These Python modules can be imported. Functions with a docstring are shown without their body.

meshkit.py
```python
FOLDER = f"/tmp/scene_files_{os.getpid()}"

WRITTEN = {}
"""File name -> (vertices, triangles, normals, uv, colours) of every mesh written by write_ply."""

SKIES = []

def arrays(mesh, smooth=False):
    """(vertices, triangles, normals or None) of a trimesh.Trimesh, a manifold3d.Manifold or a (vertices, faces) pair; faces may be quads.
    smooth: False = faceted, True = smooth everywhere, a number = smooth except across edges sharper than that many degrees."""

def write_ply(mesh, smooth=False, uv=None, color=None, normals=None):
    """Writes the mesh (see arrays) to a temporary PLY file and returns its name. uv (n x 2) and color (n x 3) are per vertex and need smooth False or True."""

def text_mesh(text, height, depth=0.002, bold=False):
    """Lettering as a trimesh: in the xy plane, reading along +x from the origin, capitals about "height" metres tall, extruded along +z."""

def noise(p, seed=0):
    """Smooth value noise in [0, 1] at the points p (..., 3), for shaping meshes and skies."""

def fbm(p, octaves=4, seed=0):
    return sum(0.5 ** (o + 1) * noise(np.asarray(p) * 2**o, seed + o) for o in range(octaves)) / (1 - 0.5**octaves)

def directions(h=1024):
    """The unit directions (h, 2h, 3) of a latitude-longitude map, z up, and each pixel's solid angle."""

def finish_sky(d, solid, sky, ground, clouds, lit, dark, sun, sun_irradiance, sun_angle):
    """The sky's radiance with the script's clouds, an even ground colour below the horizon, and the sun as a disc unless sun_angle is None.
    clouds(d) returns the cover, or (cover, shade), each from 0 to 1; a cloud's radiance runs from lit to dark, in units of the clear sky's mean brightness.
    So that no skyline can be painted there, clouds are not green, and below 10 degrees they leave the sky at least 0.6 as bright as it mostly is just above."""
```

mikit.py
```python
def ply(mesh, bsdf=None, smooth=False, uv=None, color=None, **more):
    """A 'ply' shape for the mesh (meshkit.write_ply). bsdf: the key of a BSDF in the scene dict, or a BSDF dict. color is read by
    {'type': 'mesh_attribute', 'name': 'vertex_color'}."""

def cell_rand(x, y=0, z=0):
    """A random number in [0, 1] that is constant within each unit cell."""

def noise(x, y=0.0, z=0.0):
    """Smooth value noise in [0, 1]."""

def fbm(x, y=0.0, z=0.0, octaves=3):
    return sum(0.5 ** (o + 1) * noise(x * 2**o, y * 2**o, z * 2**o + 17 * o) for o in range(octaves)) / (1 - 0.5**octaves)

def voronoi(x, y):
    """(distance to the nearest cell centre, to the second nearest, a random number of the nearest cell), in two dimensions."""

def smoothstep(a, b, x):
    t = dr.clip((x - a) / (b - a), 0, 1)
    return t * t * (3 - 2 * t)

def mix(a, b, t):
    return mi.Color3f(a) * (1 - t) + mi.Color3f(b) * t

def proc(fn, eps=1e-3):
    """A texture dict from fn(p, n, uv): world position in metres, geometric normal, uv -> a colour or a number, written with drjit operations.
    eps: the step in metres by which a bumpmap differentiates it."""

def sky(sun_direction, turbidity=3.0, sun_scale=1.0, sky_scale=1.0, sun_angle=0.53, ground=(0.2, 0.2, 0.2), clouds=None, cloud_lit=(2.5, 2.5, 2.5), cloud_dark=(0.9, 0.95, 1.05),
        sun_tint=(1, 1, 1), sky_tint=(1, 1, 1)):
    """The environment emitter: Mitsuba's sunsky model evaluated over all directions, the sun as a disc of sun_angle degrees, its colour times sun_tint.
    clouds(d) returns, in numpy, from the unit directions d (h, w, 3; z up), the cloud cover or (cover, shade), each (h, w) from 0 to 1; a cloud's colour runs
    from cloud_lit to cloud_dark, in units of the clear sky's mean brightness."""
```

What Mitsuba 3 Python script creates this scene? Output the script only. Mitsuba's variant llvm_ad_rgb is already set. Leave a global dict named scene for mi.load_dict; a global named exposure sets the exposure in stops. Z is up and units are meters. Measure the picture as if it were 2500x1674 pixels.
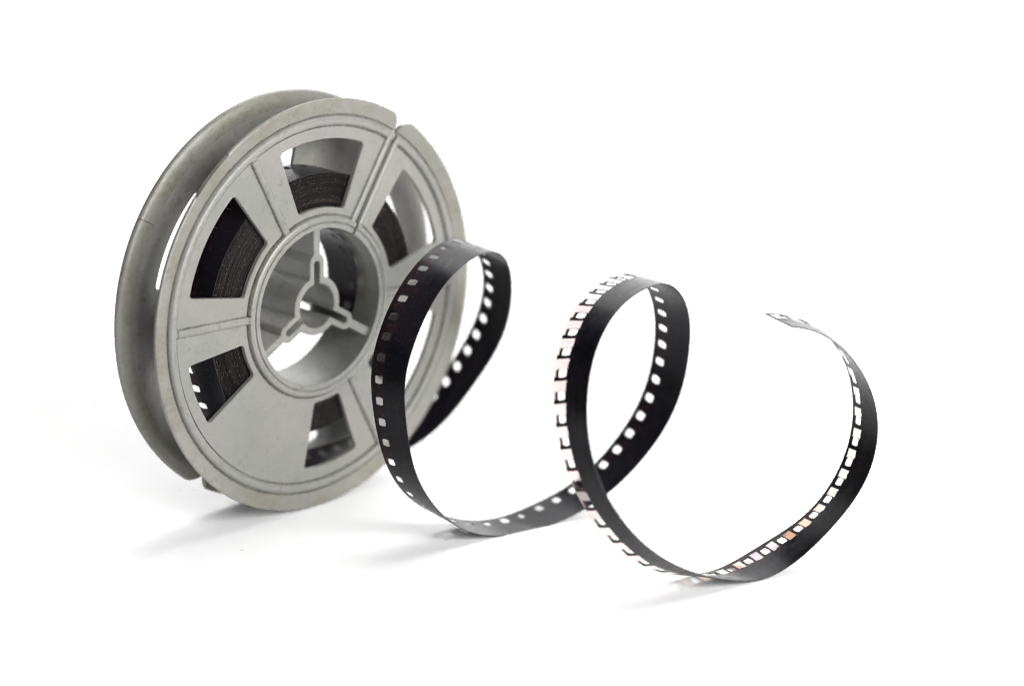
import math, random
import numpy as np, trimesh, mapbox_earcut
import manifold3d as m3
from manifold3d import Manifold, CrossSection
from scipy.spatial import Delaunay
import mitsuba as mi, drjit as dr
import mikit, meshkit
from mikit import noise, fbm, voronoi, cell_rand, smoothstep, mix

T = mi.ScalarTransform4f
MM = 0.001
rng = np.random.default_rng(8)
scene, labels = {'type': 'scene'}, {}

# ------------------------------------------------------------------ camera, lamps, exposure
EYE = np.array([329.97, -301.01, 168.84]) * MM
LOOK = np.array([-0.654196, 0.696953, -0.293742])
UP = np.array([-0.216278, 0.199774, 0.955675])
scene['camera'] = {
    'type': 'thinlens', 'fov': math.degrees(2 * math.atan(1250 / 6275.2)), 'fov_axis': 'x',
    'to_world': T().look_at(origin=EYE.tolist(), target=(EYE + LOOK).tolist(), up=UP.tolist()),
    'aperture_radius': 0.0055, 'focus_distance': 0.449, 'near_clip': 0.02, 'far_clip': 50.0}
exposure = -0.3

RIGHT = np.array([0.729, 0.684, 0.0]); AWAY = np.array([-0.684, 0.729, 0.0])


def lamp(key, label, centre, aim, w, h, power, tint=(1.0, 1.0, 1.0)):
    """A studio softbox: a fabric shell with a glowing front cloth."""
    c, a = np.asarray(centre, float), np.asarray(aim, float)
    to = T().look_at(origin=c.tolist(), target=a.tolist(), up=[0.3, 0.2, 0.93])
    scene[key + '__diffuser'] = {'type': 'rectangle', 'to_world': to @ T().scale([w / 2, h / 2, 1]),
                                 'bsdf': {'type': 'diffuse', 'reflectance': {'type': 'rgb', 'value': [0.6, 0.6, 0.6]}},
                                 'emitter': {'type': 'area', 'radiance': {'type': 'rgb', 'value': [power * t for t in tint]}}}
    outer = np.array([(x * w / 2 * 1.02, y * h / 2 * 1.02, -0.01) for x, y in ((-1, -1), (1, -1), (1, 1), (-1, 1))])
    back = np.array([(x * 0.12, y * 0.12, -0.30) for x, y in ((-1, -1), (1, -1), (1, 1), (-1, 1))])
    v = np.vstack([outer, back])
    f = [(0, 1, 5, 4), (1, 2, 6, 5), (2, 3, 7, 6), (3, 0, 4, 7), (4, 5, 6, 7)]
    scene[key + '__shell'] = mikit.ply((v, np.array(f)), 'lamp_cloth', to_world=to)
    labels[key] = {'label': label, 'category': 'softbox lamp'}


scene['lamp_cloth'] = {'type': 'twosided', 'bsdf': {'type': 'diffuse', 'reflectance': {'type': 'rgb', 'value': [0.03, 0.03, 0.03]}}}
lamp('softbox', 'wide softbox added in place of an unseen lit backdrop, upright behind the white paper, low over its far edge',
     AWAY * 1.15 + [0, 0, 0.48], [0.0, 0.0, 0.10], 2.3, 0.78, 2.2)  # added panel, mirrored in the film as a bright backdrop would be
lamp('softbox_001', 'square softbox lamp standing near the camera, facing the front of the reel',
     [0.98, -0.02, 0.42], [0.0, 0.0, 0.03], 0.90, 0.72, 15.2)
lamp('softbox_002', 'large square softbox lamp hanging high over the right side of the white paper',
     [-0.20, 0.74, 0.98], [0.0, -0.02, 0.0], 1.15, 1.15, 6.2)

# ------------------------------------------------------------------ materials
CZ = 38.0            # height of the reel's axis, mm
RIBS = (117.5, 177.5, -62.5, -2.5)


def rgb(*c):
    return {'type': 'rgb', 'value': list(c)}


def plastic_colour(p, n, uv):
    x, y, z = p.x * 1000, p.y * 1000, p.z * 1000
    big = fbm(x * 0.10 + 3, y * 0.10, z * 0.10, 3)
    mid = fbm(x * 0.7, y * 0.7 + 9, z * 0.7, 3)
    fine = noise(x * 3.0, y * 3.0, z * 3.0)
    c = mix((0.148, 0.146, 0.133), (0.136, 0.138, 0.127), smoothstep(0.35, 0.65, big))
    c = mix(c, (0.165, 0.150, 0.146), 0.5 * smoothstep(0.52, 0.74, fbm(x * 0.06, y * 0.06 + 31, z * 0.06 + 7, 2)))
    c = c * (0.90 + 0.14 * mid + 0.06 * fine)
    r = dr.sqrt(y * y + (z - CZ) * (z - CZ))
    # handled rim: olive-brown film of grime, finely mottled
    rim = dr.select(r > 34.95, 1.0, 0.0) * (0.35 + 0.65 * smoothstep(0.38, 0.66, fbm(x * 0.16, y * 0.16 + 5, z * 0.16 + 2, 2)))
    c = mix(c, (0.105, 0.098, 0.068), rim * (0.30 + 0.45 * smoothstep(0.30, 0.70, fbm(x * 1.3, y * 1.3, z * 1.3 + 8, 3))))
    # grit in the moulded corners, plus a faint even tone painting in their shading
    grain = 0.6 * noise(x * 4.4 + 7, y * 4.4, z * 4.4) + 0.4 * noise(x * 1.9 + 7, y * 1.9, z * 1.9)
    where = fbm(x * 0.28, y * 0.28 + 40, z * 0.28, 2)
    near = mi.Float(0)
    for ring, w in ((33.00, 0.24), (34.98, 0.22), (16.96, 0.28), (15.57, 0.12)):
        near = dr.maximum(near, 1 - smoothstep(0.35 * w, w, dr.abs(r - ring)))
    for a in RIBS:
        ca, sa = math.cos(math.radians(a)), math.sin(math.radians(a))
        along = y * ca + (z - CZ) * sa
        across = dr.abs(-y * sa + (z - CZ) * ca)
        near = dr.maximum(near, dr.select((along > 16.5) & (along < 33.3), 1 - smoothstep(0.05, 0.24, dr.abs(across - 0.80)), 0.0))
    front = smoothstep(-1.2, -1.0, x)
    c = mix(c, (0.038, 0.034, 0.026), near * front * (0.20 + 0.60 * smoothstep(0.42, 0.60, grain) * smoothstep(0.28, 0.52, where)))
    # crumbs of dirt round the hub and the spokes, and scattered specks
    d1, d2, idr = voronoi(y * 1.5 + 0.2 * x, z * 1.5 + 0.3 * x)
    hub = 1 - smoothstep(17.5, 22.0, r)
    speck = (1 - smoothstep(0.06, 0.20, d1)) * dr.select(idr > 0.90 - 0.22 * hub, 1.0, 0.0)
    c = mix(c, (0.050, 0.044, 0.036), 0.55 * speck)
    smudge = smoothstep(0.62, 0.80, fbm(y * 0.8 + 3, z * 0.8 + 11, x * 0.8, 3))
    c = mix(c, (0.085, 0.080, 0.070), 0.42 * smudge)
    return c


def plastic_bump(p, n, uv):
    x, y, z = p.x * 1000, p.y * 1000, p.z * 1000
    return 0.6 * noise(x * 2.2, y * 2.2, z * 2.2) + 0.4 * fbm(x * 0.7, y * 0.7, z * 0.7, 2)


def plastic_rough(p, n, uv):
    x, y, z = p.x * 1000, p.y * 1000, p.z * 1000
    return 0.28 + 0.22 * fbm(x * 0.4, y * 0.4, z * 0.4, 3)


scene['reel_plastic'] = {'type': 'twosided', 'bsdf': {
    'type': 'bumpmap', 'scale': 0.000030, 'arbitrary': mikit.proc(plastic_bump, eps=1e-4),
    'bsdf': {'type': 'principled', 'base_color': mikit.proc(plastic_colour), 'roughness': mikit.proc(plastic_rough), 'specular': 0.5}}}

PITCH, WIDTH, PERF_W, PERF_L, PERF_AT = 3.839, 8.04, 1.80, 1.27, 1.83     # 8 mm film, mm


def ghost(uv):
    """Mask of the clear fogged patches beside the perforations; uv = (distance along, distance across), mm from the loose end."""
    s, w = uv.x, uv.y
    k = s / PITCH
    fogged = 1 - smoothstep(40.9, 41.7, k)                                # only the outer turns were fogged
    off = 0.60 - 0.24 * smoothstep(6.0, 34.0, k)                          # the fogging drifts along from hole to hole
    cell = dr.floor(k - off + 0.5)
    ds = (k - off - cell) * PITCH
    ws = noise(cell * 3.7, 2.0) * 0.5
    wob = 0.16 * (noise(s * 1.7, 5.0) - 0.5)
    inside = 1 - smoothstep(0.80, 0.90, dr.abs(ds) + 0.06 * noise(s * 4, w * 3))
    inside *= smoothstep(0.58, 0.74, w + wob) * (1 - smoothstep(2.78 + 0.3 * ws, 2.95 + 0.3 * ws, w + wob * 2))
    # farther in, everything outside the frames is fogged but a bar behind each hole and a thin line round it
    dp = (k - dr.floor(k + 0.5)) * PITCH + 0.05 * wob
    bar = smoothstep(-1.36, -1.26, dp) * (1 - smoothstep(-0.62, -0.56, dp))
    line = (1 - smoothstep(0.66, 0.72, dr.abs(dp))) * smoothstep(0.36, 0.44, w + 0.4 * wob)
    open_ = (1 - dr.maximum(bar, line)) * (1 - smoothstep(2.75 + 0.3 * ws, 2.92 + 0.3 * ws, w + wob))
    inside = dr.lerp(inside, open_, smoothstep(20.2, 20.8, k))
    return inside * fogged


def film_colour(p, n, uv):
    s, w = uv.x, uv.y
    c = mix((0.0070, 0.0060, 0.0085), (0.0030, 0.0032, 0.0052), smoothstep(0.35, 0.65, fbm(s * 0.12, w * 0.2, 0.0, 2)))
    # thin magenta-brown dye beside the perforations
    brown = (1 - smoothstep(2.6, 3.8, w + 0.8 * noise(s * 1.1, w))) * smoothstep(0.3, 0.7, noise(s * 0.5, 3.0))
    c = mix(c, (0.022, 0.0085, 0.0075), 0.25 * brown)
    blot = smoothstep(0.60, 0.70, fbm(s * 1.0, w * 0.9 + 20, 0.0, 3)) * (1 - smoothstep(3.2, 5.0, w))
    c = mix(c, (0.034, 0.010, 0.011), 0.2 * blot)
    d1, d2, idr = voronoi(s * 0.9, w * 0.9)
    dust = (1 - smoothstep(0.03, 0.10, d1)) * dr.select(idr > 0.55, 1.0, 0.0)
    c = mix(c, (0.20, 0.19, 0.19), 0.3 * dust)
    return c


def film_rough(p, n, uv):
    s, w = uv.x, uv.y
    smear = fbm(s * 0.35, w * 1.1, 2.0, 3)
    scratch = smoothstep(0.72, 0.80, noise(w * 9.0, s * 0.06, 4.0))
    return 0.15 + 0.18 * smear + 0.12 * scratch


scene['film_dark'] = {'type': 'twosided', 'bsdf': {
    'type': 'principled', 'base_color': mikit.proc(film_colour), 'roughness': mikit.proc(film_rough), 'specular': 0.10}}


def fog_tint(p, n, uv):
    s, w = uv.x, uv.y
    k = s / PITCH
    c = mix((0.955, 0.910, 0.875), (0.92, 0.85, 0.78), noise(s * 0.5, w))
    c = mix(c, (0.950, 0.852, 0.838), smoothstep(20.0, 22.0, k))
    dyed = smoothstep(11.5, 13.0, k) * (1 - smoothstep(18.0, 20.0, k))    # a few patches keep an orange or violet dye
    c = mix(c, (0.82, 0.60, 0.46), 0.85 * dyed * smoothstep(0.35, 0.65, noise(s * 0.35 + 4, w * 0.4 + 9)))
    return mix(c, (0.50, 0.42, 0.56), 0.75 * dyed * smoothstep(0.50, 0.72, noise(s * 0.30 + 11, w * 0.3 + 2)))


scene['film'] = {'type': 'blendbsdf', 'weight': mikit.proc(lambda p, n, uv: ghost(uv)),
                 'dark': scene['film_dark'],
                 'clear': {'type': 'blendbsdf', 'weight': 0.09,
                           'pane': {'type': 'thindielectric', 'int_ior': 1.49,
                                    'specular_transmittance': mikit.proc(fog_tint)},
                           'haze': {'type': 'principledthin', 'base_color': mikit.proc(fog_tint), 'roughness': 0.5, 'diff_trans': 1.2, 'spec_trans': 0.0}}}
def edge_colour(p, n, uv):
    # the slit edge beside the perforations is amber, the other cuts are near black
    amber = mix((0.34, 0.20, 0.09), (0.42, 0.33, 0.22), smoothstep(0.35, 0.65, noise(uv.x * 0.12, 4.0)))
    return mix((0.012, 0.009, 0.010), amber, dr.select(uv.y < 0.2, 1.0, 0.0))


scene['film_edge'] = {'type': 'twosided', 'bsdf': {'type': 'principled', 'base_color': mikit.proc(edge_colour), 'roughness': 0.35, 'specular': 0.3}}


def coil_colour(p, n, uv):
    x, y, z = p.x * 1000, p.y * 1000, p.z * 1000
    r = dr.sqrt(y * y + (z - CZ) * (z - CZ))
    a = dr.atan2(z - CZ, y)
    lay = noise(r * 6.0, a * 1.5)
    c = mix((0.0040, 0.0035, 0.0032), (0.016, 0.0125, 0.0105), smoothstep(0.50, 0.90, lay))
    d1, d2, idr = voronoi(y * 2.6, z * 2.6)
    c = mix(c, (0.30, 0.27, 0.24), 0.8 * (1 - smoothstep(0.04, 0.16, d1)) * dr.select(idr > 0.80, 1.0, 0.0))
    return c


scene['film_coil'] = {'type': 'twosided', 'bsdf': {'type': 'principled', 'base_color': mikit.proc(coil_colour), 'roughness': 0.5, 'specular': 0.12}}


def paper_colour(p, n, uv):
    x, y = p.x * 1000, p.y * 1000
    c = mix((0.80, 0.80, 0.80), (0.775, 0.775, 0.775), fbm(x * 0.05, y * 0.05, 0.0, 3))
    d1, d2, idr = voronoi(x * 0.045, y * 0.045)
    return mix(c, (0.60, 0.59, 0.58), (1 - smoothstep(0.010, 0.020, d1)) * dr.select(idr > 0.55, 1.0, 0.0))


scene['white_paper'] = {'type': 'twosided', 'bsdf': {'type': 'diffuse', 'reflectance': mikit.proc(paper_colour)}}

# ------------------------------------------------------------------ the white surface
sheet = (np.array([[-3, -3, 0], [3, -3, 0], [3, 3, 0], [-3, 3, 0.0]]), np.array([[0, 1, 2], [0, 2, 3]]))
scene['ground'] = mikit.ply(sheet, 'white_paper')
labels['ground'] = {'label': 'seamless bright white paper surface under the reel and the film', 'category': 'surface', 'kind': 'structure'}


# ------------------------------------------------------------------ the reel
def arr(m):
    o = m.to_mesh()
    return np.array(o.vert_properties[:, :3], float), np.array(o.tri_verts)


def reel_axes(v):
    """Local (in-plane a, in-plane b, height out of the face) -> world metres: the reel's axis is x, its centre CZ above the paper."""
    return np.stack([v[:, 2], v[:, 0], v[:, 1] + CZ], 1) * MM


def put(key, m, bsdf, smooth=35, back=False):
    v, f = arr(m) if hasattr(m, 'to_mesh') else m
    v = np.array(v, float)
    if back:                                     # the rear disc is the same moulding, turned half round and facing away
        v = v * [-1, -1, -1] + [0, 0, -11.6]
        f = np.asarray(f)[:, ::-1]
    scene[key] = mikit.ply((reel_axes(v), f), bsdf, smooth=smooth)


def pol(r, a):
    return (r * math.cos(math.radians(a)), r * math.sin(math.radians(a)))


def arc(r, a, b, n=24):
    return [pol(r, a + (b - a) * i / n) for i in range(n + 1)]


def window(ai0, ai1, ao0, ao1, ri=18.15, ro=30.7, round_=0.75):
    c = CrossSection([np.array(arc(ri, ai0, ai1) + arc(ro, ao1, ao0))], m3.FillRule.NonZero)
    return c.offset(-round_, m3.JoinType.Round, 2, 32).offset(round_, m3.JoinType.Round, 2, 32)


def slab(cs, z0, z1):
    return cs.extrude(z1 - z0).translate([0, 0, z0])


WINDOWS = [(70.0, 104.6, 68.6, 107.0), (130.6, 164.4, 129.2, 166.6), (191.4, 212.6, 189.2, 212.4), (266.9, 286.3, 263.2, 287.8),
           (11.6, 43.6, 12.6, 46.4), (-47.5, -15.0, -48.6, -12.8)]


WEB = -0.72


def disc_profile():
    return [(14.55, -0.05), (14.7, 0.02), (15.1, 0.05), (15.40, 0.02), (15.50, -0.22), (15.66, -0.22), (15.76, 0.00), (16.0, 0.12), (16.35, 0.10), (16.64, -0.10), (16.80, -0.48), (16.88, WEB - 0.28), (17.06, WEB - 0.28), (17.14, WEB),
            (32.82, WEB), (32.90, WEB - 0.24), (33.06, WEB - 0.24), (33.12, -0.60), (33.28, -0.22), (33.52, -0.05), (33.90, 0.00), (34.30, -0.05), (34.58, -0.22), (34.80, -0.58), (34.88, -0.98), (35.06, -0.98),
            (35.2, -0.64), (36.2, -0.38), (37.1, -0.12), (37.55, 0.0), (37.8, -0.04), (37.95, -0.16), (38.0, -0.36),
            (37.95, -0.62), (37.80, -0.86), (37.5, -1.06), (37.05, -1.22), (36.5, -1.38), (35.9, -1.50), (35.0, -1.57), (33.0, -1.60), (14.55, -1.60)]


def make_disc(prefix, back):
    m = CrossSection([np.array(disc_profile()[::-1])], m3.FillRule.NonZero)
    d = m.revolve(400)
    for a in WINDOWS:
        w = window(*a)
        d -= slab(w, -3, 1)
        for g, z in ((0.16, -0.75), (0.11, -0.78), (0.05, -0.83)):
            d -= slab(w.offset(g, m3.JoinType.Round, 2, 32), z, -0.60)
    # the slit through which the film is threaded, flared open at the rim
    s = 57.2
    slit = CrossSection.square([26.0, 0.62], True).translate([14.0 + 13.0, 0])
    mouth = CrossSection([np.array([(34.6, -0.31), (35.6, -0.45), (36.6, -0.85), (37.3, -1.7), (38.4, -3.4), (38.4, 3.4), (37.3, 1.7), (36.6, 0.85), (35.6, 0.45), (34.6, 0.31)])], m3.FillRule.NonZero)
    cut = (slit + mouth).rotate(s)
    d -= slab(cut, -3, 1)
    if not back:                                 # worn, chipped stretch of the edge
        chip = CrossSection([np.array(arc(37.72, 124.3, 138.5, 20) + [pol(38.3, 140.5), pol(38.6, 130), pol(38.3, 123.2)])], m3.FillRule.NonZero)
        d -= slab(chip, -3, 1)
    else:                                        # hairline crack across the rear rim
        crack = CrossSection.square([3.6, 0.09], True).translate([36.6, 0]).rotate(148.3 - 180)
        d -= slab(crack, -3, 1)
    put(prefix, d, 'reel_plastic', 32, back)

    def rib(a, r0, r1, half, off=0.0):
        sec = CrossSection([np.array([(half * math.cos(t), 0.70 * math.sin(t) ** 0.7 if 0 < t < math.pi else 0.0) for t in np.linspace(0, math.pi, 13)] + [(-half, -0.3), (half, -0.3)])], m3.FillRule.NonZero)
        b = sec.extrude(r1 - r0)                 # profile (across, height) swept along the radius
        v, f = arr(b)
        v = np.stack([v[:, 2] + r0, v[:, 0] + off, v[:, 1] - 0.74], 1)
        ca, sa = math.cos(math.radians(a)), math.sin(math.radians(a))
        return np.stack([v[:, 0] * ca - v[:, 1] * sa, v[:, 0] * sa + v[:, 1] * ca, v[:, 2]], 1), f
    parts = [rib(a, 16.2, 33.7, 0.74) for a in RIBS]
    for i, g in enumerate(parts):
        put(prefix + '__rib' + ('' if i == 0 else '_%03d' % i), g, 'reel_plastic', 40, back)
    for i, o in enumerate((1.02, -1.02)):
        put(prefix + '__slit_lip' + ('' if i == 0 else '_%03d' % i), rib(s, 16.2, 34.2, 0.66, o), 'reel_plastic', 40, back)


make_disc('film_reel__flange', False)
make_disc('film_reel__flange_001', True)
labels['film_reel'] = {'label': 'worn grey plastic film reel standing upright on its rim, film wound on its hub', 'category': 'film reel'}
labels['film_reel__flange'] = {'label': 'pale grey front flange with six windows, raised ribs and a threading slit'}
labels['film_reel__flange_001'] = {'label': 'darker rear flange with a cracked rim'}

# hub tube between the flanges, open at the threading slit
tube = CrossSection([np.array([(14.55, -10.1), (17.7, -10.1), (17.7, -1.5), (14.55, -1.5)])], m3.FillRule.NonZero).revolve(256)
tube -= slab(CrossSection.square([8, 0.62], True).translate([16, 0]).rotate(57.2), -12, 1)
put('film_reel__hub', tube, 'reel_plastic', 35)


# the keyed spindle socket: a round bore with three slots, carried by three webs
def capsule(r0, r1, half, a):
    s = CrossSection.square([r1 - r0 - half, 2 * half], True).translate([(r0 + r1 - half) / 2, 0]) + CrossSection.circle(half, 32).translate([r1 - half, 0])
    return s.rotate(a)


KEYS = (90.0, -30.6, -151.4)
outer, inner = CrossSection.circle(5.45, 96), CrossSection.circle(4.15, 96)
for a in KEYS:
    outer += capsule(0, 9.75, 1.72, a)
    inner += capsule(0, 8.45, 0.68, a)
outer = outer.offset(-0.3, m3.JoinType.Round, 2, 32).offset(0.6, m3.JoinType.Round, 2, 32).offset(-0.3, m3.JoinType.Round, 2, 32)
socket = outer - inner
body = slab(socket, -11.2, -1.12) + slab(socket.offset(-0.10, m3.JoinType.Round, 2, 32), -11.2, -1.02)
put('film_reel__spindle_socket', body, 'reel_plastic', 35)
for i, a in enumerate(KEYS):
    web = CrossSection.square([5.9, 1.56], True).translate([12.05, 0]).rotate(a)
    core = CrossSection.square([5.9, 1.36], True).translate([12.05, 0]).rotate(a)
    put('film_reel__spoke' + ('' if i == 0 else '_%03d' % i), slab(web, -11.2, -1.18) + slab(core, -11.2, -1.06), 'reel_plastic', 35)

# ------------------------------------------------------------------ the film
# curvature of the strip along its length and twist of its surface, per mm, every quarter perforation pitch
KAPPA = np.array([
    -5595, -5621, -5661, -5717, -5794, -5889, -6001, -6125, -6258, -6392, -6515, -6616, -6682, -6705, -6681, -6604, -6469, -6279, -6039, -5758, -5441,
    -5097, -4730, -4347, -3954, -3559, -3173, -2808, -2476, -2189, -1963, -1814, -1757, -1794, -1917, -2117, -2384, -2702, -3045, -3391, -3714, -3998,
    -4229, -4395, -4485, -4499, -4449, -4348, -4207, -4041, -3866, -3700, -3557, -3451, -3391, -3387, -3447, -3570, -3743, -3955, -4192, -4444, -4699,
    -4947, -5178, -5383, -5554, -5686, -5771, -5806, -5791, -5727, -5614, -5460, -5280, -5088, -4897, -4717, -4546, -4384, -4233, -4091, -3959, -3839,
    -3731, -3640, -3576, -3546, -3560, -3614, -3692, -3777, -3851, -3901, -3915, -3882, -3791, -3655, -3509, -3390, -3335, -3366, -3495, -3733, -4090,
    -4540, -5023, -5478, -5844, -6075, -6143, -6018, -5675, -5134, -4466, -3742, -3033, -2403, -1904, -1591, -1514, -1672, -2009, -2468, -2992, -3526,
    -4019, -4420, -4680, -4791, -4787, -4706, -4582, -4444, -4312, -4204, -4141, -4124, -4136, -4160, -4181, -4190, -4188, -4176, -4154, -4125, -4097,
    -4076, -4067, -4070, -4077, -4077, -4062, -4027, -3966, -3876, -3753, -3597, -3415, -3212, -2993, -2767, -2544, -2336, -2155, -2012, -1921, -1895,
    -1947, -2076, -2261, -2485, -2728, -2973, -3206, -3408, -3567, -3674, -3729, -3734, -3690, -3603, -3489, -3359, -3228, -3112, -3027, -2991, -3021,
    -3120, -3281, -3494, -3750, -4034, -4324, -4600, -4839, -5027, -5155, -5214, -5198, -5107, -4952, -4744, -4496, -4220, -3934, -3654, -3395, -3173,
    -2999, -2884, -2840, -2868, -2963, -3116, -3321, -3561, -3814, -4055, -4260, -4415, -4516, -4560, -4545, -4480, -4390, -4300, -4234, -4205, -4216,
    -4266, -4358, -4478, -4600, -4698, -4747, -4730, -4643, -4480, -4238, -3931, -3590, -3249, -2941, -2690, -2515, -2435, -2466, -2603, -2816, -3077,
    -3356, -3630, -3884, -4103, -4274, -4396, -4485, -4558, -4630, -4708, -4791, -4877, -4964, -5042, -5096, -5110, -5068, -4967, -4820, -4639, -4435,
    -4223, -4020, -3845, -3713, -3630, -3588, -3580, -3598, -3633, -3674, -3712, -3737, -3743, -3731, -3702, -3656, -3599, -3542, -3496, -3471, -3467,
    -3476, -3487, -3490, -3479, -3451, -3402, -3329, -3241, -3156, -3092, -3069, -3093, -3162, -3269, -3411, -3572, -3727, -3850, -3916, -3916, -3855,
    -3740, -3578, -3383, -3176, -2979, -2813, -2696, -2643, -2669, -2788, -2995, -3269, -3586, -3923, -4249, -4527, -4719, -4788, -4725, -4549, -4279,
    -3935, -3548, -3155, -2797, -2511, -2313, -2198, -2157, -2182, -2262, -2381, -2523, -2673, -2824, -2974, -3127, -3281, -3439, -3601, -3771, -3949,
    -4133, -4319, -4503, -4678, -4842, -4990, -5119, -5226, -5310, -5370, -5405, -5417, -5405, -5373, -5321, -5251, -5168, -5076, -4980, -4885, -4798,
    -4725, -4672, -4646, -4653, -4696, -4781, -4911, -5081, -5277, -5485, -5689, -5877, -6034, -6145, -6197, -6186, -6117, -5993, -5821, -5611, -5383,
    -5153, -4941, -4756, -4604, -4489, -4416]) * 1e-5
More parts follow.
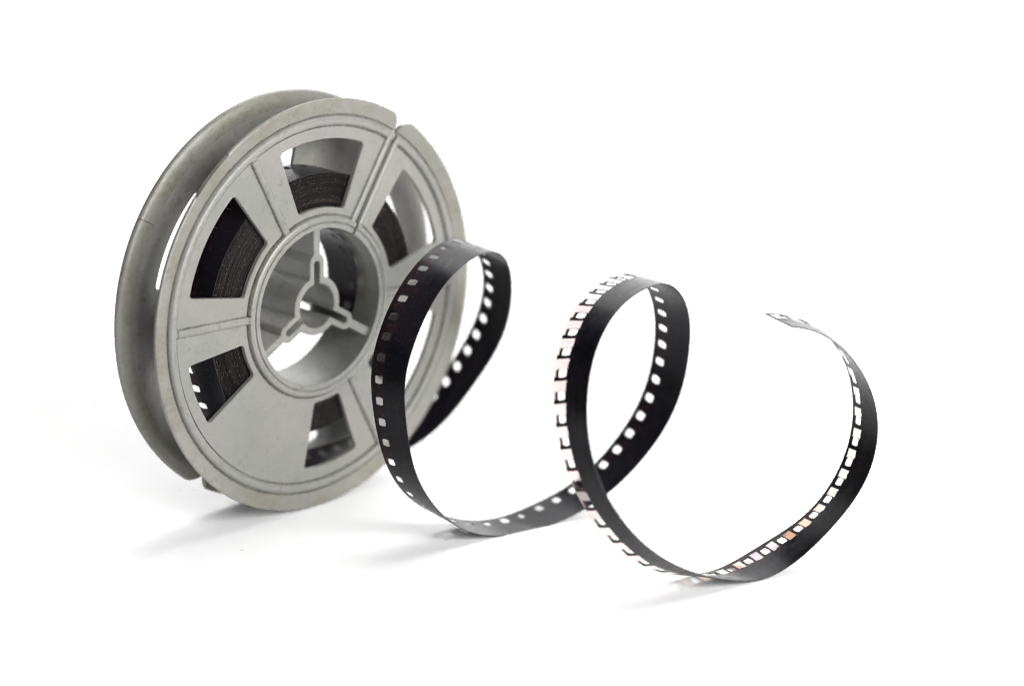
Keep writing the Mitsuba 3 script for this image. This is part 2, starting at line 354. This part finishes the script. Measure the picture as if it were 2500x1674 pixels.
TWIST = np.array([
    45, 75, 104, 133, 161, 185, 203, 212, 211, 196, 163, 111, 35, -62, -173, -294, -417, -536, -642, -728, -786, -811, -806, -772, -708, -619, -510, -387,
    -255, -117, 23, 165, 305, 443, 576, 702, 821, 928, 1020, 1091, 1138, 1160, 1163, 1153, 1135, 1114, 1096, 1086, 1090, 1112, 1155, 1222, 1316, 1438,
    1587, 1759, 1954, 2160, 2356, 2523, 2642, 2698, 2688, 2607, 2451, 2229, 1964, 1679, 1399, 1138, 907, 715, 570, 476, 432, 436, 485, 573, 685, 807, 926,
    1032, 1121, 1188, 1229, 1243, 1234, 1205, 1159, 1101, 1034, 960, 883, 809, 744, 697, 675, 680, 713, 773, 858, 964, 1079, 1194, 1299, 1384, 1445, 1473,
    1463, 1415, 1338, 1240, 1129, 1015, 908, 819, 759, 731, 730, 751, 789, 836, 884, 924, 946, 948, 935, 908, 874, 837, 808, 796, 812, 857, 930, 1025,
    1140, 1264, 1381, 1472, 1521, 1520, 1469, 1368, 1220, 1032, 819, 597, 379, 179, 3, -140, -245, -304, -316, -278, -187, -49, 123, 314, 511, 698, 858,
    973, 1027, 1017, 956, 856, 730, 592, 457, 338, 252, 203, 189, 205, 248, 313, 393, 481, 570, 656, 735, 806, 865, 912, 946, 968, 977, 977, 972, 968,
    971, 982, 1000, 1023, 1050, 1079, 1105, 1126, 1136, 1135, 1121, 1095, 1055, 1006, 952, 902, 860, 833, 824, 835, 871, 928, 995, 1062, 1118, 1158, 1178,
    1177, 1153, 1108, 1053, 996, 947, 909, 885, 874, 877, 892, 916, 944, 973, 998, 1016, 1022, 1011, 984, 945, 900, 855, 813, 778, 757, 751, 764, 793,
    836, 893, 960, 1034, 1113, 1193, 1271, 1349, 1425, 1498, 1567, 1627, 1674, 1705, 1719, 1723, 1721, 1718, 1719, 1727, 1746, 1780, 1827, 1879, 1928,
    1967, 1988, 1989, 1964, 1910, 1829, 1727, 1611, 1488, 1363, 1239, 1117, 1002, 892, 786, 681, 577, 472, 369, 272, 181, 102, 38, -5, -24, -24, -16, -14,
    -32, -74, -138, -220, -316, -416, -503, -558, -565, -517, -422, -286, -117, 77, 286, 498, 704, 902, 1094, 1286, 1483, 1687, 1897, 2114, 2336, 2560,
    2781, 2992, 3187, 3350, 3459, 3487, 3412, 3220, 2913, 2491, 1955, 1326, 644, -47, -708, -1305, -1812, -2204, -2456, -2566, -2553, -2437, -2238, -1977,
    -1675, -1353, -1032, -729, -457, -229, -57, 55, 110, 113, 67, -17, -127, -249, -369, -481, -589, -694, -800, -909, -1023, -1143, -1271, -1404, -1535,
    -1657, -1762, -1841, -1889, -1896, -1854, -1763, -1626, -1446, -1230, -988, -739, -503, -298, -136, -20, 46, 58, 24, -39, -117, -190, -250, -295,
    -321, -326, -312, -284, -247, -207]) * 1e-5


def rot(w):
    th = np.linalg.norm(w) + 1e-15
    k = w / th
    K = np.array([[0, -k[2], k[1]], [k[2], 0, -k[0]], [-k[1], k[0], 0]])
    return np.eye(3) + math.sin(th) * K + (1 - math.cos(th)) * K @ K


# roll the flat strip out in space: frame columns are tangent, across (away from the perforations), normal
STEP = PITCH / 4
F = np.array([[-0.01528, 0.90089, -0.43378], [0.93041, -0.14607, -0.33615], [-0.3662, -0.40873, -0.83597]])
C = np.array([-6.3736, 11.4245, 7.1476])
stations, across = [C.copy()], [F[:, 1].copy()]
first_tangent = F[:, 0].copy()
for k, t in zip(KAPPA, TWIST):
    half = rot(np.array([t, -k, 0]) * STEP / 2)
    C = C + STEP * (F @ half)[:, 0]
    F = F @ rot(np.array([t, -k, 0]) * STEP)
    stations.append(C.copy())
    across.append(F[:, 1].copy())
stations, across = np.array(stations), np.array(across)

# inside the reel: the slack turn that leads back onto the coil, its perforated edge slipping outwards on the way
COIL_R = 24.1
CUT = 8
stations, across = stations[CUT:], across[CUT:]
p0 = stations[0][1:] - [0, CZ]
d0 = (stations[1] - stations[0])[1:]
d0 /= np.linalg.norm(d0)
th0, r0 = math.degrees(math.atan2(p0[1], p0[0])), float(np.hypot(*p0))
slope0 = r0 * float(d0 @ p0 / r0) / float(d0 @ np.array([-p0[1], p0[0]]) / r0) * math.pi / 180
from scipy.interpolate import CubicHermiteSpline, PchipInterpolator
knots = np.array([th0, -80, -100, -120, -140, -160, -180, -205, -235, -420])
radii = np.array([r0, 33.0, 30.4, 28.2, 26.3, 24.95, 24.55, 24.45, COIL_R + 0.28, COIL_R + 0.10])
slope = np.r_[slope0, np.gradient(radii, knots)[1:]]
th = np.linspace(th0, -420, 1600)[1:]
rr = CubicHermiteSpline(knots[::-1], radii[::-1], slope[::-1])(th)
path = np.vstack([p0, rr[:, None] * np.stack([np.cos(np.radians(th)), np.sin(np.radians(th))], 1)])
run = np.r_[0, np.cumsum(np.linalg.norm(np.diff(path, axis=0), axis=1))]
n_lead = int(run[-1] / STEP)
d = np.arange(1, n_lead + 1) * STEP
yz = np.stack([np.interp(d, run, path[:, 0]), np.interp(d, run, path[:, 1])], 1)
theta = np.interp(d, run, np.r_[th0, th])
blend = np.clip(d / 16.0, 0, 1)
blend = blend * blend * (3 - 2 * blend)
lead = np.column_stack([stations[0][0] * (1 - blend) - 5.95 * blend, yz[:, 0], yz[:, 1] + CZ])
tilt = PchipInterpolator([-430, -230, -200, -175, -150, -125, -100, -75, -50], [0, 0, 0, -0.08, -0.20, -0.12, 0.18, 0.40, 0.34])(theta)
radial = np.column_stack([0 * d, yz]) / np.linalg.norm(yz, axis=1)[:, None]
lean = np.sqrt(1 - tilt ** 2)[:, None] * np.array([1.0, 0, 0]) + tilt[:, None] * radial
lead_across = across[0] * (1 - blend)[:, None] + lean * blend[:, None]
lead_across /= np.linalg.norm(lead_across, axis=1, keepdims=True)
stations = np.vstack([lead[::-1], stations])
across = np.vstack([lead_across[::-1], across])


def cell_template(perforated=True):
    """One pitch of film, flat: points (along, across) with a rounded perforation in the middle, and triangles."""
    ss, ww = np.linspace(0, PITCH, 11), np.r_[0, 0.4, 0.85, 1.3, 1.83, 2.35, 2.8, 3.3, 4.0, 4.8, 5.6, 6.4, 7.2, WIDTH]
    g = np.array([(s, w) for s in ss for w in ww])
    r, hl, hw = 0.16, PERF_L / 2, PERF_W / 2
    hole = []
    for cx, cy, a0 in ((1, 1, 0), (-1, 1, 90), (-1, -1, 180), (1, -1, 270)):
        for a in np.linspace(a0, a0 + 90, 6):
            hole.append((PITCH / 2 + cx * (hl - r) + r * math.cos(math.radians(a)), PERF_AT + cy * (hw - r) + r * math.sin(math.radians(a))))
    hole = np.array(hole)
    inside = (np.abs(g[:, 0] - PITCH / 2) < hl + 0.10) & (np.abs(g[:, 1] - PERF_AT) < hw + 0.10)
    pts = np.vstack([g[~inside], hole])
    tri = Delaunay(pts).simplices
    cen = pts[tri].mean(1)
    from shapely.geometry import Polygon, Point
    hp = Polygon(hole)
    tri = np.array([t for t, c in zip(tri, cen) if not hp.contains(Point(c))])
    e1, e2 = pts[tri[:, 1]] - pts[tri[:, 0]], pts[tri[:, 2]] - pts[tri[:, 0]]
    area = e1[:, 0] * e2[:, 1] - e1[:, 1] * e2[:, 0]
    tri = tri[np.abs(area) > 1e-9]
    area = area[np.abs(area) > 1e-9]
    tri[area < 0] = tri[area < 0][:, ::-1]
    return pts, tri, len(pts) - len(hole)


from scipy.interpolate import CubicSpline
THICK = 0.15


def strip_mesh(st, ac, s0, length, total, lift=True, slant=0.0):
    """Faces and edges of a perforated strip whose stations lie STEP apart; s0: where the first perforation cell begins."""
    pts, tri, nh = cell_template()
    n = int(math.ceil((length - s0) / PITCH)) + 1
    P, Tr = [], []
    for i in range(-1, n):
        P.append(pts + [s0 + i * PITCH, 0])
        Tr.append(tri + len(pts) * (i + 1))
    P, Tr = np.vstack(P), np.vstack(Tr)
    key = np.round(P * 1e4).astype(np.int64)
    _, first, inv = np.unique(key, axis=0, return_index=True, return_inverse=True)
    P, Tr = P[first], inv.reshape(-1)[Tr]
    keep = (P[Tr][:, :, 0].min(1) >= -1e-6) & (P[Tr][:, :, 0].max(1) <= length + 1e-6)
    Tr = Tr[keep]
    used = np.unique(Tr)
    m = -np.ones(len(P), int)
    m[used] = np.arange(len(used))
    P, Tr = P[used], m[Tr]
    uv = np.stack([total - P[:, 0], P[:, 1]], 1)
    # the loose end is cut off at a slant
    P[:, 0] -= slant * P[:, 1] / WIDTH * np.clip((P[:, 0] - length + 6) / 6, 0, 1)
    t = np.arange(len(st)) * STEP
    cs, ca = CubicSpline(t, st), CubicSpline(t, ac)
    c, a = cs(P[:, 0]), ca(P[:, 0])
    tan = cs(P[:, 0], 1)
    a -= tan * ((a * tan).sum(1) / (tan * tan).sum(1))[:, None]
    a /= np.linalg.norm(a, axis=1, keepdims=True)
    nrm = np.cross(tan, a)
    nrm /= np.linalg.norm(nrm, axis=1, keepdims=True)
    mid = c + a * (P[:, 1] - WIDTH / 2)[:, None]
    top, bot = mid + nrm * THICK / 2, mid - nrm * THICK / 2
    if lift:
        for q in (top, bot):
            q[:, 2] = np.maximum(q[:, 2], 0.02)
    N = len(P)
    v = np.vstack([top, bot])
    f = np.vstack([Tr, Tr[:, ::-1] + N])
    # boundary walls
    e = np.vstack([Tr[:, [0, 1]], Tr[:, [1, 2]], Tr[:, [2, 0]]])
    code = e[:, 0].astype(np.int64) * N + e[:, 1]
    rev = e[:, 1].astype(np.int64) * N + e[:, 0]
    b = e[~np.isin(code, rev)]
    wv = np.vstack([top[b[:, 0]], top[b[:, 1]], bot[b[:, 1]], bot[b[:, 0]]])
    k, i = len(b), np.arange(len(b))
    wf = np.vstack([np.stack([i + k, i, i + 3 * k], 1), np.stack([i + k, i + 3 * k, i + 2 * k], 1)])
    wuv = np.vstack([uv[b[:, 0]], uv[b[:, 1]], uv[b[:, 1]], uv[b[:, 0]]])
    return (v * MM, f, np.vstack([uv, uv])), (wv * MM, wf, wuv)


# perforation centres fall on whole pitches counted from the exit; cells begin half a pitch before them
offset = ((n_lead - CUT) * STEP) % PITCH
s0 = offset - PITCH / 2
length = (len(stations) - 1) * STEP - 0.5 * PITCH
whole = offset + PITCH * round((length - offset) / PITCH)
faces, walls = strip_mesh(stations, across, s0, length, whole, slant=2.3)
scene['film_strip__ribbon'] = mikit.ply(faces[:2], 'film', smooth=True, uv=faces[2])
scene['film_strip__ribbon__cut_edge'] = mikit.ply(walls[:2], 'film_edge', smooth=False, uv=walls[2])
labels['film_strip'] = {'label': 'dark perforated film uncoiling off the grey reel into standing loops', 'category': 'film strip'}
labels['film_strip__ribbon__cut_edge'] = {'label': 'thin amber cut edge of the film'}

# the wound coil: every turn a little proud of or behind its neighbours
edge_r = [17.72]
while edge_r[-1] < COIL_R:
    edge_r.append(edge_r[-1] + 0.15)
edge_r[-1] = COIL_R
front = []
for r0_, r1_ in zip(edge_r[:-1], edge_r[1:]):
    x = -1.95 + float(rng.normal(0, 0.045))
    front += [(r0_ + 0.01, x - 0.03), (r0_ + 0.05, x), (r1_ - 0.05, x), (r1_ - 0.01, x - 0.03)]
rear = [(r, -9.9 + 0.02 * (i % 2)) for i, (r, _) in enumerate(front[::4])][::-1]
prof = np.array(front + [(COIL_R, -2.1), (COIL_R, -9.9)] + rear + [(17.72, -9.9)])
coil = CrossSection([prof[::-1]], m3.FillRule.NonZero).revolve(220)
put('film_strip__coil', coil, 'film_coil', 30)
labels['film_strip__coil'] = {'label': 'tightly wound coil of film seen edge on through the flange windows'}

# the inner end of the film, pushed through the threading slit and lying in the bore
ta = np.radians(np.linspace(74.0, -34.0, 120))
tr = 14.1 - 1.5 * ((74.0 - np.degrees(ta)) / 108.0) ** 1.5
tp = np.column_stack([-8.7 + 0 * ta, tr * np.cos(ta), tr * np.sin(ta) + CZ])
tl = np.r_[0, np.cumsum(np.linalg.norm(np.diff(tp, axis=0), axis=1))]
td = np.arange(0, tl[-1], STEP)
tp = np.stack([np.interp(td, tl, tp[:, k]) for k in range(3)], 1)
tail, tail_walls = strip_mesh(tp, np.tile([-1.0, 0, 0], (len(tp), 1)), 0.3, (len(tp) - 1) * STEP, 400.0, lift=False)
scene['film_strip__inner_end'] = mikit.ply(tail[:2], 'film', smooth=True, uv=tail[2])
scene['film_strip__inner_end__cut_edge'] = mikit.ply(tail_walls[:2], 'film_edge', smooth=False, uv=tail_walls[2] + [0, 1.0])
labels['film_strip__inner_end'] = {'label': 'inner end of the film curling inside the hub'}
